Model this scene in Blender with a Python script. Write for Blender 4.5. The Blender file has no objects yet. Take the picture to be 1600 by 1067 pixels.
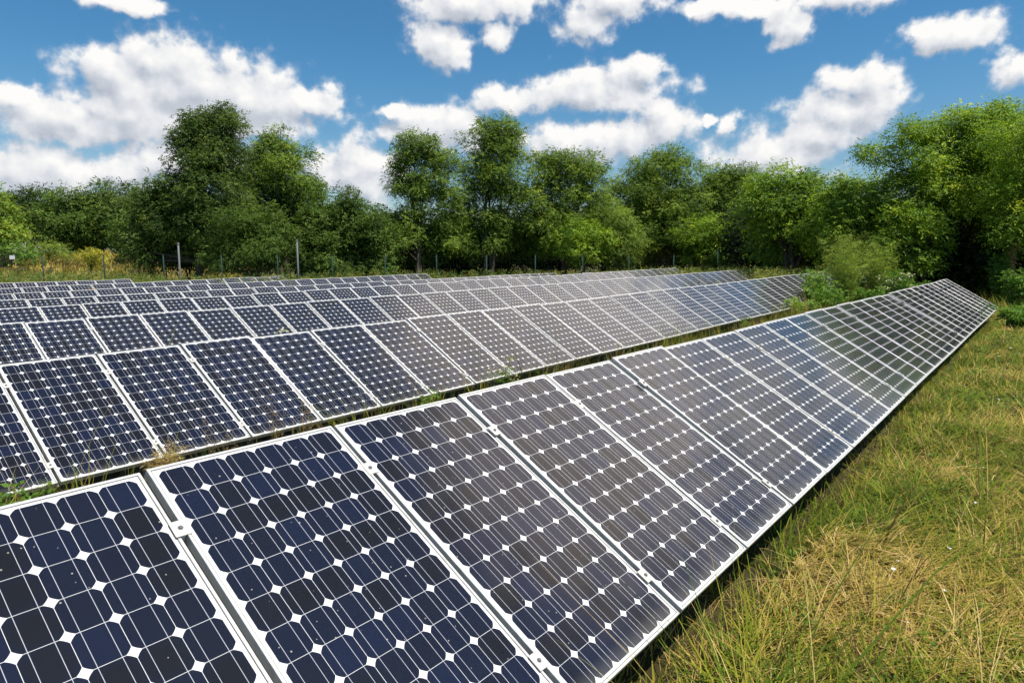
import bpy, bmesh, math, random
import numpy as np
from mathutils import Vector, Matrix

# ------------------------------------------------------------------ camera, sky, sun, exposure
S = bpy.context.scene
COL = S.collection
R = math.radians
CAM = np.array([-1.0583, -1.1933, 1.5937])
YAW, PITCH, FPX = 0.6685, -0.1260, 1067.09          # focal length in pixels of a 1600 px wide frame
cd = bpy.data.cameras.new('camera')
cam = bpy.data.objects.new('camera', cd)
COL.objects.link(cam)
cam.location = CAM
cam.rotation_euler = (math.pi / 2 + PITCH, 0, YAW - math.pi / 2)
cd.sensor_width = 36
cd.lens = 36 * FPX / 1600
cd.clip_start = 0.05
cd.clip_end = 3000
S.camera = cam
SUN_AZ, SUN_EL = R(-82), R(63)                     # azimuth from +X towards +Y
sl = bpy.data.lights.new('sun', 'SUN')
sun = bpy.data.objects.new('sun', sl)
COL.objects.link(sun)
sl.energy = 4.2
sl.angle = R(0.5)
sl.color = (1.0, 0.955, 0.88)
sdir = Vector((math.cos(SUN_AZ) * math.cos(SUN_EL), math.sin(SUN_AZ) * math.cos(SUN_EL), math.sin(SUN_EL)))
sun.rotation_euler = sdir.to_track_quat('Z', 'Y').to_euler()
S.view_settings.view_transform = 'Standard'
S.view_settings.look = 'None'
S.view_settings.exposure = 0.5
S.view_settings.gamma = 1.0
S.render.film_transparent = False
S.cycles.max_bounces = 6
S.cycles.diffuse_bounces = 2
S.cycles.glossy_bounces = 3
S.cycles.transmission_bounces = 3
S.cycles.transparent_max_bounces = 6
S.cycles.use_denoising = True

# node helper -------------------------------------------------------
class NT:
    def __init__(self, tree):
        self.t = tree
    def n(self, kind, **kw):
        nd = self.t.nodes.new(kind)
        for k, v in kw.items():
            setattr(nd, k, v)
        return nd
    def put(self, sock, v):
        if v is None:
            return
        if isinstance(v, bpy.types.NodeSocket):
            self.t.links.new(v, sock)
        else:
            sock.default_value = v
    def m(self, op, a, b=None, c=None, clamp=False):
        nd = self.n('ShaderNodeMath', operation=op, use_clamp=clamp)
        for i, v in enumerate((a, b, c)):
            self.put(nd.inputs[i], v)
        return nd.outputs[0]
    def vm(self, op, a, b=None, scale=None):
        nd = self.n('ShaderNodeVectorMath', operation=op)
        self.put(nd.inputs[0], a)
        if b is not None:
            self.put(nd.inputs[1], b)
        if scale is not None:
            self.put(nd.inputs['Scale'], scale)
        return nd.outputs['Value'] if op in ('LENGTH', 'DOT_PRODUCT', 'DISTANCE') else nd.outputs[0]
    def sep(self, v):
        nd = self.n('ShaderNodeSeparateXYZ')
        self.put(nd.inputs[0], v)
        return nd.outputs
    def comb(self, x, y, z):
        nd = self.n('ShaderNodeCombineXYZ')
        for i, v in enumerate((x, y, z)):
            self.put(nd.inputs[i], v)
        return nd.outputs[0]
    def noise(self, vec, scale, detail=3, rough=.5, out=0, dim='3D'):
        nd = self.n('ShaderNodeTexNoise', noise_dimensions=dim)
        self.put(nd.inputs['Vector'], vec)
        nd.inputs['Scale'].default_value = scale
        nd.inputs['Detail'].default_value = detail
        nd.inputs['Roughness'].default_value = rough
        return nd.outputs[out]
    def sstep(self, v, a, b, lo=0., hi=1.):
        nd = self.n('ShaderNodeMapRange', interpolation_type='SMOOTHSTEP')
        self.put(nd.inputs['Value'], v)
        for k, x in (('From Min', a), ('From Max', b), ('To Min', lo), ('To Max', hi)):
            nd.inputs[k].default_value = x
        return nd.outputs[0]
    def mix(self, f, a, b, blend='MIX'):
        nd = self.n('ShaderNodeMix', data_type='RGBA', blend_type=blend)
        self.put(nd.inputs[0], f)
        for i, v in ((6, a), (7, b)):
            self.put(nd.inputs[i], (*v, 1) if isinstance(v, tuple) and len(v) == 3 else v)
        return nd.outputs[2]
    def ramp(self, f, stops, interp='LINEAR'):
        nd = self.n('ShaderNodeValToRGB')
        nd.color_ramp.interpolation = interp
        el = nd.color_ramp.elements
        while len(el) < len(stops):
            el.new(0.5)
        for e, (p, c) in zip(el, stops):
            e.position = p
            e.color = (*c, 1)
        self.put(nd.inputs[0], f)
        return nd.outputs[0]

# the sky: physical blue and a field of cumulus given by direction (azimuth, elevation, half width, half height in degrees)
CLOUDS = [(62.6, 12.1, 5.6, 2.7), (58.9, 11.5, 5.1, 2.1), (64.6, 13.4, 2.6, 2.0), (68.0, 12.4, 1.8, 1.7), (54.4, 11.6, 2.8, 1.2),
 (70.9, 9.0, 4.2, 1.4), (73.0, 10.1, 1.9, 1.0), (66.4, 9.8, 4.0, 1.9), (72.4, 5.6, 4.1, 1.3), (67.9, 5.9, 3.1, 1.1), (64.8, 6.9, 2.4, 1.3),
 (59.7, 7.0, 1.3, 1.1), (50.7, 6.6, 3.6, 2.1), (44.0, 9.8, 4.3, 1.6), (47.5, 11.0, 1.2, 0.5), (43.8, 16.2, 2.0, 1.5), (41.6, 19.0, 5.0, 1.3),
 (39.6, 16.9, 1.2, 0.9), (32.2, 17.6, 2.0, 1.3), (30.0, 19.2, 3.6, 1.0), (38.3, 12.3, 3.4, 1.1), (30.9, 12.9, 4.9, 1.5), (27.9, 14.1, 1.7, 1.0),
 (32.1, 9.0, 5.2, 1.5), (26.2, 10.3, 2.3, 1.5), (23.4, 18.1, 1.6, 0.7), (19.6, 17.9, 2.8, 0.7), (17.2, 16.6, 1.1, 1.2), (13.5, 17.8, 3.6, .8),
 (12.1, 12.2, 2.2, 1.2), (13.0, 10.4, 3.2, 1.6), (14.7, 8.8, 2.7, 1.3), (17.6, 7.6, 4.1, 1.7), (20.9, 10.0, 0.7, 0.7), (22.5, 10.2, 0.6, 0.4),
 (6.3, 14.6, 2.8, 1.0), (8.5, 14.4, 0.8, 1.0), (2.9, 12.2, 1.3, 1.1), (66.8, 17.1, 2.1, 0.6),
 (-3, 14.6, 3.6, 2.2), (61.5, 9.8, 6.5, 1.5), (4, 35, 17, 10.5), (18, 40, 6, 6), (-4, 21, 7, 3), (100, 14, 14, 4), (-30, 16, 14, 4), (150, 20, 18, 6), (-120, 22, 16, 6)]
g = bpy.data.node_groups.new('cloud_field', 'ShaderNodeTree')
g.interface.new_socket('Vector', in_out='INPUT', socket_type='NodeSocketVector')
g.interface.new_socket('Density', in_out='OUTPUT', socket_type='NodeSocketFloat')
g.interface.new_socket('Soft', in_out='OUTPUT', socket_type='NodeSocketFloat')
G = NT(g)
gi, go = G.n('NodeGroupInput'), G.n('NodeGroupOutput')
v0 = gi.outputs[0]
w1 = G.vm('SUBTRACT', G.noise(v0, .34, 2, .5, 1), (.5, .5, .5))
w2 = G.vm('SUBTRACT', G.noise(v0, 1.3, 4, .55, 1), (.5, .5, .5))
vw = G.vm('ADD', v0, G.vm('MULTIPLY', w1, (2.6, 1.5, 0)))
vw = G.vm('ADD', vw, G.vm('MULTIPLY', w2, (1.1, .9, 0)))
best = None
for (a, e, ra, re) in CLOUDS:
    d = G.vm('LENGTH', G.vm('MULTIPLY', G.vm('SUBTRACT', vw, (a, e, 0)), (1 / (ra * 1.20 + .1), 1 / (re * 1.18 + .05), 0)))
    if best is None:
        best = d
    else:
        nd = G.n('ShaderNodeMath', operation='SMOOTH_MIN')
        G.put(nd.inputs[0], best)
        G.put(nd.inputs[1], d)
        nd.inputs[2].default_value = .22
        best = nd.outputs[0]
fb = G.noise(v0, .50, 9, .53)
den = G.m('ADD', G.m('SUBTRACT', 1.0, best), G.m('MULTIPLY', G.m('SUBTRACT', fb, .5), 1.9))
G.t.links.new(den, go.inputs[0])
soft = G.m('ADD', G.m('SUBTRACT', 1.0, best), G.m('MULTIPLY', G.m('SUBTRACT', G.noise(v0, .50, 4, .45), .5), 2.1))
G.t.links.new(soft, go.inputs[1])

W = bpy.data.worlds.new('World')
S.world = W
W.use_nodes = True
W.node_tree.nodes.clear()
N = NT(W.node_tree)
sky = N.n('ShaderNodeTexSky', sky_type='NISHITA', sun_disc=False)
sky.sun_elevation = SUN_EL
sky.sun_rotation = math.pi / 2 - SUN_AZ
sky.air_density = 1.0
sky.dust_density = .6
sky.ozone_density = 2.6
hsv = N.n('ShaderNodeHueSaturation')
hsv.inputs['Saturation'].default_value = 1.15
hsv.inputs['Value'].default_value = 1.0
N.put(hsv.inputs['Color'], sky.outputs[0])
dirv = N.vm('NORMALIZE', N.n('ShaderNodeTexCoord').outputs['Generated'])
dx, dy, dz = N.sep(dirv)
az = N.m('MULTIPLY', N.m('ARCTAN2', dy, dx), 57.2958)
el = N.m('MULTIPLY', N.m('ARCSINE', dz), 57.2958)
vv = N.comb(az, el, 0.0)
def field(v):
    gn = N.n('ShaderNodeGroup', node_tree=g)
    N.put(gn.inputs[0], v)
    return gn.outputs
d0, s0 = field(vv)
s1 = field(N.vm('ADD', vv, (-.5, 1.1, 0)))[1]
alpha = N.m('POWER', N.sstep(d0, -.34, .36), 1.9)
lit = N.m('ADD', .545, N.m('MULTIPLY', N.m('SUBTRACT', s0, s1), .60))
lit = N.m('SUBTRACT', lit, N.sstep(s0, .35, 1.2, 0, .20))
fine = N.m('MULTIPLY', N.m('SUBTRACT', N.noise(vv, 1.1, 5, .5), .5), .16)
lit = N.m('ADD', lit, fine)
ccol = N.ramp(lit, [(0.0, (.44, .49, .57)), (.30, (.58, .62, .69)), (.56, (.78, .80, .84)), (.88, (1.0, .99, .97))])
above = N.sstep(el, -1.0, 1.5)
bg1 = N.n('ShaderNodeBackground')
hz = N.sstep(N.m('MULTIPLY', N.m('ARCSINE', N.sep(N.vm('NORMALIZE', N.n('ShaderNodeTexCoord').outputs['Generated']))[2]), 57.2958), 0.0, 16.0)
N.put(bg1.inputs[0], N.mix(1.0, hsv.outputs[0], N.mix(hz, (1.04, 1.06, 1.07), (.64, 1.06, 1.16)), 'MULTIPLY'))
bg1.inputs[1].default_value = .069
bg2 = N.n('ShaderNodeBackground')
N.put(bg2.inputs[0], N.mix(N.sstep(el, 20, 27), ccol, N.mix(1.0, ccol, (1.0, .91, .82), 'MULTIPLY')))
N.put(bg2.inputs[1], N.m('ADD', .70, N.sstep(el, 20, 27, 0, .80)))
mx = N.n('ShaderNodeMixShader')
N.put(mx.inputs[0], N.m('MULTIPLY', alpha, above))
N.t.links.new(bg1.outputs[0], mx.inputs[1])
N.t.links.new(bg2.outputs[0], mx.inputs[2])
N.t.links.new(mx.outputs[0], N.n('ShaderNodeOutputWorld').inputs[0])

# ------------------------------------------------------------------ helpers
def empty(name, loc, label=None, cat=None, group=None, rz=0.):
    o = bpy.data.objects.new(name, None)
    COL.objects.link(o)
    o.location = loc
    o.rotation_euler = (0, 0, rz)
    o.empty_display_size = .2
    tag(o, label, cat, group)
    return o
def tag(o, label=None, cat=None, group=None, kind=None):
    if label:
        o['label'] = label
    if cat:
        o['category'] = cat
    if group:
        o['group'] = group
    if kind:
        o['kind'] = kind
    return o
def link(name, me, parent=None):
    o = bpy.data.objects.new(name, me)
    COL.objects.link(o)
    if parent:
        o.parent = parent
    return o
def mesh_np(name, V, Q, mat, tint=None, smooth=False):
    me = bpy.data.meshes.new(name)
    V = np.asarray(V, np.float32)
    Q = np.asarray(Q, np.int32)
    me.vertices.add(len(V))
    me.vertices.foreach_set('co', V.ravel())
    me.loops.add(Q.size)
    me.loops.foreach_set('vertex_index', Q.ravel())
    me.polygons.add(len(Q))
    me.polygons.foreach_set('loop_start', np.arange(len(Q), dtype=np.int32) * Q.shape[1])
    me.polygons.foreach_set('loop_total', np.full(len(Q), Q.shape[1], np.int32))
    if smooth:
        me.polygons.foreach_set('use_smooth', np.ones(len(Q), bool))
    me.update(calc_edges=True)
    if tint is not None:
        a = me.attributes.new('tint', 'FLOAT', 'FACE')
        a.data.foreach_set('value', np.asarray(tint, np.float32))
    if mat:
        me.materials.append(mat)
    return me
def bm_mesh(name, bm, mat, smooth=False):
    me = bpy.data.meshes.new(name)
    bmesh.ops.recalc_face_normals(bm, faces=bm.faces)
    bm.to_mesh(me)
    bm.free()
    for p in me.polygons:
        p.use_smooth = smooth
    me.materials.append(mat)
    return me
def add_box(bm, x0, x1, y0, y1, z0, z1):
    r = bmesh.ops.create_cube(bm, size=1)
    for v in r['verts']:
        v.co = Vector((x0 + (v.co.x + .5) * (x1 - x0), y0 + (v.co.y + .5) * (y1 - y0), z0 + (v.co.z + .5) * (z1 - z0)))
    return r['verts']
def material(name):
    m = bpy.data.materials.new(name)
    m.use_nodes = True
    m.node_tree.nodes.clear()
    return m, NT(m.node_tree)
def finish(T, shader):
    T.t.links.new(shader, T.n('ShaderNodeOutputMaterial').inputs[0])
def principled(T, col, rough=.5, metal=0., spec=.5, **kw):
    b = T.n('ShaderNodeBsdfPrincipled')
    T.put(b.inputs['Base Color'], (*col, 1) if isinstance(col, tuple) and len(col) == 3 else col)
    T.put(b.inputs['Roughness'], rough)
    T.put(b.inputs['Metallic'], metal)
    T.put(b.inputs['Specular IOR Level'], spec)
    for k, v in kw.items():
        T.put(b.inputs[k], v)
    return b
def plain(name, col, rough=.5, metal=0., var=.15, scale=8.):
    m, T = material(name)
    co = T.n('ShaderNodeTexCoord').outputs['Object']
    nz = T.noise(co, scale, 5, .6)
    c = T.mix(nz, tuple(x * (1 - var) for x in col), tuple(min(1, x * (1 + var)) for x in col))
    finish(T, principled(T, c, rough, metal).outputs[0])
    return m
# view geometry: used to read real positions off bearings and distances
FW = np.array([math.cos(YAW) * math.cos(PITCH), math.sin(YAW) * math.cos(PITCH), math.sin(PITCH)])
RT = np.array([math.sin(YAW), -math.cos(YAW), 0.])
UP = np.cross(RT, FW)
RT3 = Vector(RT)
def at(px, py, depth):
    return CAM + depth * (FW + RT * (px - 800) / FPX - UP * (py - 533.5) / FPX)
def proj(P):
    d = np.asarray(P) - CAM
    k = d @ FW
    return 800 + FPX * (d @ RT) / k, 533.5 - FPX * (d @ UP) / k, k

# the rows of panels: x of joint 0, y and z of the lower edge, rise per joint, last joint
PITCHX, PL, PW, TILT = .8403, 1.58, .8183, .5386
ROWS = [(0., 0., 0., .002, 28), (1.684, 4.926, -.21, .0095, 33), (2.475, 9.743, -.241, .0078, 38), (4.179, 14.691, -.335, .0097, 38),
        (5.318, 19.31, -.413, .0069, 30), (6.534, 24.756, -.497, .0110, 23), (8.123, 29.408, -.497, .0120, 14), (9.306, 34.478, -.478, .0050, 6)]
def rowz(r, x):
    x0, y0, z0, s, n = ROWS[r]
    t = np.clip(x, -8, 40)
    return z0 + s * (t - x0) / PITCHX
def sst(a, b, x):
    t = np.clip((x - a) / (b - a), 0, 1)
    return t * t * (3 - 2 * t)
def gz(x, y):
    x = np.asarray(x, float)
    y = np.asarray(y, float)
    zs = [rowz(r, x) - .35 for r in range(8)]
    z = zs[0] + 0 * y
    for r in range(7):
        a, b = ROWS[r][1] + .3, ROWS[r + 1][1] - .3
        z = z + (zs[r + 1] - zs[r]) * sst(a, b, y)
    dep = (x - CAM[0]) * math.cos(YAW) + (y - CAM[1]) * math.sin(YAW)
    z = z + 2.3 * sst(40, 78, dep) * sst(-.1, .35, (y - CAM[1]) / (np.abs(x - CAM[0]) + 8) - .55)
    z = z - .13 * np.exp(-((y - .22) / .33) ** 2) * sst(26, 24, x)  # hollow shaped under the front row's lower edge to deepen its shade
    z = z + .035 * np.sin(x * 1.3 + y * .7) * np.sin(y * 1.7 - x * .4) + .028 * np.sin(3.1 * x + 1) * np.sin(2.7 * y) + .016 * np.sin(7.3 * x + 2.1 * y) * np.sin(6.1 * y - 2.7 * x)
    return z
def ground(x, y, dz=0.):
    return Vector((x, y, float(gz(x, y)) + dz))
def spot(px, depth):
    """ground point seen in column px at that depth"""
    h = np.array([math.cos(YAW), math.sin(YAW), 0])
    P = CAM + h * depth + RT * depth * (px - 800) / FPX
    return float(P[0]), float(P[1])
def snoise(x, y, seed, f):
    rg = np.random.default_rng(seed)
    o = np.zeros_like(x)
    for k in range(5):
        a, ph = rg.uniform(0, 6.28), rg.uniform(0, 6.28)
        ff = f * rg.uniform(.6, 1.9)
        o = o + np.sin(ff * (x * math.cos(a) + y * math.sin(a)) + ph + 1.5 * np.sin(ff * .6 * (y * math.cos(a) - x * math.sin(a)) + ph * 2))
    return o / 5

# ------------------------------------------------------------------ materials
def leaf_material(name, stops, trans=.75, rough=.6, tr_col=(1.25, 1.2, .5), spec=.12):
    m, T = material(name)
    at_ = T.n('ShaderNodeAttribute', attribute_name='tint')
    c = T.ramp(at_.outputs['Fac'], stops)
    p = principled(T, c, rough, 0, spec)
    tl = T.n('ShaderNodeBsdfTranslucent')
    T.put(tl.inputs[0], T.mix(1.0, c, tuple(trans * q for q in tr_col), 'MULTIPLY'))
    adds = T.n('ShaderNodeAddShader')                    # a leaf reflects and lets through about as much
    T.t.links.new(p.outputs[0], adds.inputs[0])
    T.t.links.new(tl.outputs[0], adds.inputs[1])
    finish(T, adds.outputs[0])
    return m
LEAF = {
 'locust': leaf_material('locust_leaf', [(0, (0.0365, 0.0658, 0.0113)), (0.45, (0.0787, 0.1291, 0.0176)), (0.8, (0.1474, 0.208, 0.0276)), (1, (0.2458, 0.2831, 0.0427))]),
 'bright': leaf_material('bright_leaf', [(0, (0.054, 0.0987, 0.0119)), (0.45, (0.1319, 0.2088, 0.0193)), (0.8, (0.2549, 0.3273, 0.0267)), (1, (0.4198, 0.4373, 0.0416))]),
 'dark': leaf_material('dark_leaf', [(0, (0.0209, 0.0415, 0.0089)), (0.5, (0.048, 0.0809, 0.0139)), (0.85, (0.0887, 0.1257, 0.0219)), (1, (0.1356, 0.1694, 0.0358))]),
 'olive': leaf_material('olive_leaf', [(0, (0.0266, 0.0497, 0.008)), (0.5, (0.0589, 0.0994, 0.0152)), (0.85, (0.1045, 0.1566, 0.0256)), (1, (0.1615, 0.2106, 0.044))]),
 'grey': leaf_material('grey_green_leaf', [(0, (0.0745, 0.1101, 0.018)), (0.5, (0.1491, 0.2044, 0.0311)), (1, (0.2816, 0.3303, 0.0573))]),
 'yellow': leaf_material('yellow_leaf', [(0, (.11, .13, .015)), (.5, (.24, .23, .025)), (1, (.40, .35, .04))]),
 'herb': leaf_material('herb_leaf', [(0, (0.036, 0.0816, 0.0132)), (0.5, (0.0816, 0.156, 0.024)), (1, (0.168, 0.24, 0.048))]),
 'rust': leaf_material('rust_leaf', [(0, (.10, .06, .025)), (.5, (.20, .13, .05)), (1, (.34, .26, .11))]),
 'shade': leaf_material('shade_painted_leaf', [(0, (0.0084, 0.0144, 0.0042)), (0.5, (0.0168, 0.0264, 0.006)), (1, (0.036, 0.048, 0.0108))]),  # near-black: the colour itself carries the shade under the crowns
}
GRASS = leaf_material('grass_blade', [(0, (0.0762, 0.0466, 0.0158)), (0.05, (0.0269, 0.0466, 0.0043)), (0.25, (0.0717, 0.1145, 0.0072)), (0.5, (0.1568, 0.1823, 0.0115)), (0.68, (0.2688, 0.2205, 0.0288)), (0.84, (0.3584, 0.2417, 0.0612)), (1, (0.4838, 0.3562, 0.1368))],
                      .35, .75, (1.1, 1.1, .6), .12)
PETAL = plain('petal_white', (.78, .74, .70), .6, 0, .08)
CREAM = plain('petal_cream', (.62, .56, .32), .6, 0, .15)
YELLOWP = plain('petal_yellow', (.65, .50, .03), .6, 0, .15)
STEM = plain('stem_green', (.10, .15, .04), .6)
DRYSTEM = plain('stem_dry', (.26, .18, .09), .7)
def bark_material(name, c0, c1):
    m, T = material(name)
    co = T.n('ShaderNodeTexCoord').outputs['Object']
    st = T.vm('MULTIPLY', co, (9, 9, 1.6))
    nz = T.noise(st, 2.2, 6, .65)
    b = principled(T, T.mix(nz, c0, c1), .85)
    bp = T.n('ShaderNodeBump')
    bp.inputs['Strength'].default_value = .6
    T.put(bp.inputs['Height'], nz)
    T.t.links.new(bp.outputs[0], b.inputs['Normal'])
    finish(T, b.outputs[0])
    return m
BARK = bark_material('bark_brown', (.035, .026, .018), (.11, .085, .06))
BARKP = bark_material('bark_pale', (.10, .09, .075), (.26, .23, .19))

# aluminium frame: off-white anodised metal with grime along it
m, T = material('frame_metal')
co = T.n('ShaderNodeTexCoord').outputs['Object']
nz = T.noise(co, 14, 6, .65)
nz2 = T.noise(T.vm('MULTIPLY', co, (2, 2, 2)), 2.0, 3, .5)
c = T.mix(T.sstep(nz, .45, .75), (.63, .61, .575), (.44, .415, .375))
c = T.mix(T.sstep(nz2, .5, .8, 0, .35), c, (.5, .46, .40))
finish(T, principled(T, c, .42, .25).outputs[0])
FRAME = m
CLAMP = plain('clamp_metal', (.66, .63, .56), .45, .4, .12, 30)
BOLT = plain('bolt_steel', (.30, .30, .30), .35, .9, .2, 40)
RAIL = plain('rail_metal', (.15, .16, .145), .5, .3, .12, 6)
POSTM = plain('rack_post_metal', (.28, .29, .28), .55, .5, .15, 6)

# the laminate: 6 x 12 pseudo-square cells under glass; UV in metres
m, T = material('cell_laminate')
uv = T.n('ShaderNodeUVMap', uv_map='UVMap').outputs[0]
X, Y, _ = T.sep(uv)
rnd = T.n('ShaderNodeObjectInfo').outputs['Random']
CP = .1276
mx_, my_ = (PW - 6 * CP) / 2, (PL - 12 * CP) / 2
cu = T.m('DIVIDE', T.m('SUBTRACT', X, mx_), CP)
cv = T.m('DIVIDE', T.m('SUBTRACT', Y, my_), CP)
iu, iv = T.m('FLOOR', cu), T.m('FLOOR', cv)
fu = T.m('SUBTRACT', T.m('FRACT', cu), .5)
fv = T.m('SUBTRACT', T.m('FRACT', cv), .5)
au, av = T.m('ABSOLUTE', fu), T.m('ABSOLUTE', fv)
rr = T.m('SQRT', T.m('ADD', T.m('MULTIPLY', fu, fu), T.m('MULTIPLY', fv, fv)))
inside = T.m('MULTIPLY', T.m('LESS_THAN', au, .4940), T.m('LESS_THAN', av, .4940))
inside = T.m('MULTIPLY', inside, T.m('LESS_THAN', rr, .597))
inu = T.m('MULTIPLY', T.m('GREATER_THAN', cu, 0.), T.m('LESS_THAN', cu, 6.))
inv = T.m('MULTIPLY', T.m('GREATER_THAN', cv, 0.), T.m('LESS_THAN', cv, 12.))
rng_ = T.m('MULTIPLY', inu, inv)
cell = T.m('MULTIPLY', inside, rng_)
bus = T.m('LESS_THAN', T.m('ABSOLUTE', T.m('SUBTRACT', au, .25)), .0072)
bus = T.m('MULTIPLY', bus, T.m('MULTIPLY', inu, T.m('MULTIPLY', T.m('GREATER_THAN', cv, -.06), T.m('LESS_THAN', cv, 12.06))))
# fingers: thin silver lines across the busbars, faint
fg = T.m('LESS_THAN', T.m('ABSOLUTE', T.m('SUBTRACT', T.m('FRACT', T.m('MULTIPLY', Y, 1 / .0026)), .5)), .055)
wn = T.n('ShaderNodeTexWhiteNoise', noise_dimensions='3D')
T.put(wn.inputs['Vector'], T.comb(iu, iv, T.m('MULTIPLY', rnd, 517.3)))
wv = wn.outputs['Value']
ccl = T.ramp(wv, [(0, (.0058, .0056, .0066)), (.25, (.0058, .0060, .0090)), (.45, (.0050, .0066, .0150)), (.8, (.0048, .0074, .0200)), (1, (.0055, .0090, .0270))])
ccl = T.mix(T.sstep(rr, .25, .62, 0, .5), ccl, (.0056, .0078, .0225))
ccl = T.mix(T.m('MULTIPLY', fg, .09), ccl, (.45, .45, .5))
backs = T.mix(T.noise(uv, 9, 5, .6), (.74, .725, .69), (.64, .62, .58))
col = T.mix(cell, backs, ccl)
col = T.mix(T.m('MULTIPLY', bus, .9), col, (.46, .46, .50))
# ribbons across the head of the module and the black gasket against the frame
rib = T.m('MULTIPLY', T.m('LESS_THAN', T.m('ABSOLUTE', T.m('SUBTRACT', Y, PL - .0185)), .0022),
          T.m('MULTIPLY', T.m('GREATER_THAN', T.m('ABSOLUTE', T.m('SUBTRACT', T.m('FRACT', T.m('DIVIDE', cu, 2)), .5)), .22), inu))
col = T.mix(T.m('MULTIPLY', rib, .7), col, (.45, .46, .46))
edge = T.m('MINIMUM', T.m('MINIMUM', X, T.m('SUBTRACT', PW, X)), T.m('MINIMUM', Y, T.m('SUBTRACT', PL, Y)))
col = T.mix(T.m('LESS_THAN', edge, .0140), col, (.09, .085, .08))
# dust: a thin film thicker at the lower edge, plus specks and droppings
sh = T.vm('ADD', uv, T.comb(T.m('MULTIPLY', rnd, 31.), T.m('MULTIPLY', rnd, 17.), 0.))
film = T.m('MULTIPLY', T.noise(sh, 5, 6, .65), .007)
low = T.m('MULTIPLY', T.sstep(Y, .10, .012), .10)
vo = T.n('ShaderNodeTexVoronoi', feature='F1')
T.put(vo.inputs['Vector'], sh)
vo.inputs['Scale'].default_value = 34
vr = T.sep(vo.outputs['Color'])
speck = T.m('MULTIPLY', T.m('LESS_THAN', vo.outputs['Distance'], T.m('MULTIPLY', vr[1], .13)), T.m('GREATER_THAN', vr[0], .55))
dust = T.m('ADD', T.m('ADD', film, low), T.m('MULTIPLY', speck, .45), clamp=True)
col = T.mix(dust, col, (.52, .48, .38))
rough = T.m('ADD', T.m('ADD', .085, T.m('MULTIPLY', T.noise(sh, 3, 5, .6), .05)), T.m('MULTIPLY', speck, .4))
b = principled(T, col, rough, 0, .46)
b.inputs['IOR'].default_value = 1.5
b.inputs['Specular Tint'].default_value = (1.0, .87, .75, 1)
finish(T, b.outputs[0])
LAM = m

# soil under the grass
m, T = material('meadow_soil')
co = T.n('ShaderNodeNewGeometry').outputs['Position']
n1 = T.noise(co, .55, 5, .6)
n2 = T.noise(co, 6, 6, .7)
n3 = T.noise(co, .12, 3, .5)
c = T.ramp(n1, [(.3, (.022, .030, .008)), (.5, (.045, .036, .014)), (.7, (.085, .055, .026))])
c = T.mix(T.sstep(n2, .35, .7, 0, .8), c, (.055, .050, .022))
c = T.mix(T.sstep(n3, .45, .65, 0, .6), c, (.10, .115, .035))
b = principled(T, c, .95, 0, .1)
bp = T.n('ShaderNodeBump')
bp.inputs['Strength'].default_value = .8
bp.inputs['Distance'].default_value = .05
T.put(bp.inputs['Height'], n2)
T.t.links.new(bp.outputs[0], b.inputs['Normal'])
finish(T, b.outputs[0])
SOIL = m

# ------------------------------------------------------------------ ground
def grid_axis(lo, hi, dense_lo, dense_hi, step):
    a = list(np.arange(dense_lo, dense_hi, step))
    s, x = step, dense_hi
    while x < hi:
        a.append(x)
        s *= 1.25
        x += s
    a.append(hi)
    s, x = step, dense_lo
    pre = []
    while x > lo:
        s *= 1.25
        x -= s
        pre.append(max(x, lo))
    return np.array(sorted(set(pre + a)))
gx = grid_axis(-900, 1400, -8, 60, .5)
gy = grid_axis(-900, 1400, -8, 95, .5)
XX, YY = np.meshgrid(gx, gy, indexing='ij')
ZZ = gz(XX, YY)
V = np.stack([XX, YY, ZZ], -1).reshape(-1, 3)
ny = len(gy)
I, J = np.meshgrid(np.arange(len(gx) - 1), np.arange(ny - 1), indexing='ij')
a0 = (I * ny + J).ravel()
Q = np.stack([a0, a0 + ny, a0 + ny + 1, a0 + 1], 1)
tag(link('ground', mesh_np('ground', V, Q, SOIL, smooth=True)), 'grassy ground under and around the panel rows', kind='structure')

# ------------------------------------------------------------------ solar panels
ZF, FH, FWD = 0., .040, .0115
bm = bmesh.new()
def ring(z, ins):
    return [bm.verts.new((x, y, z)) for x, y in ((ins, ins), (PW - ins, ins), (PW - ins, PL - ins), (ins, PL - ins))]
bv = .0012
rings = [ring(-FH, .0), ring(-bv, .0), ring(0, bv), ring(0, FWD - bv), ring(-bv, FWD), ring(-.0065, FWD)]
for r0, r1 in zip(rings, rings[1:]):
    for k in range(4):
        bm.faces.new((r0[k], r0[(k + 1) % 4], r1[(k + 1) % 4], r1[k]))
lo = ring(-FH, .03)
for k in range(4):
    bm.faces.new((rings[0][(k + 1) % 4], rings[0][k], lo[k], lo[(k + 1) % 4]))
FRAME_ME = bm_mesh('frame', bm, FRAME)
# laminate slab: glass on top, white sheet behind
bm = bmesh.new()
i_ = FWD + .0002
def slab(z):
    return [bm.verts.new((x, y, z)) for x, y in ((i_, i_), (PW - i_, i_), (PW - i_, PL - i_), (i_, PL - i_))]
top, bot = slab(-.0030), slab(-.0085)
uvl = bm.loops.layers.uv.new('UVMap')
bm.faces.new(top)
bm.faces.new(bot[::-1])
for k in range(4):
    bm.faces.new((bot[k], bot[(k + 1) % 4], top[(k + 1) % 4], top[k]))
for f in bm.faces:
    for l in f.loops:
        l[uvl].uv = (l.vert.co.x, l.vert.co.y)
LAM_ME = bm_mesh('cell_sheet', bm, LAM)
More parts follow.
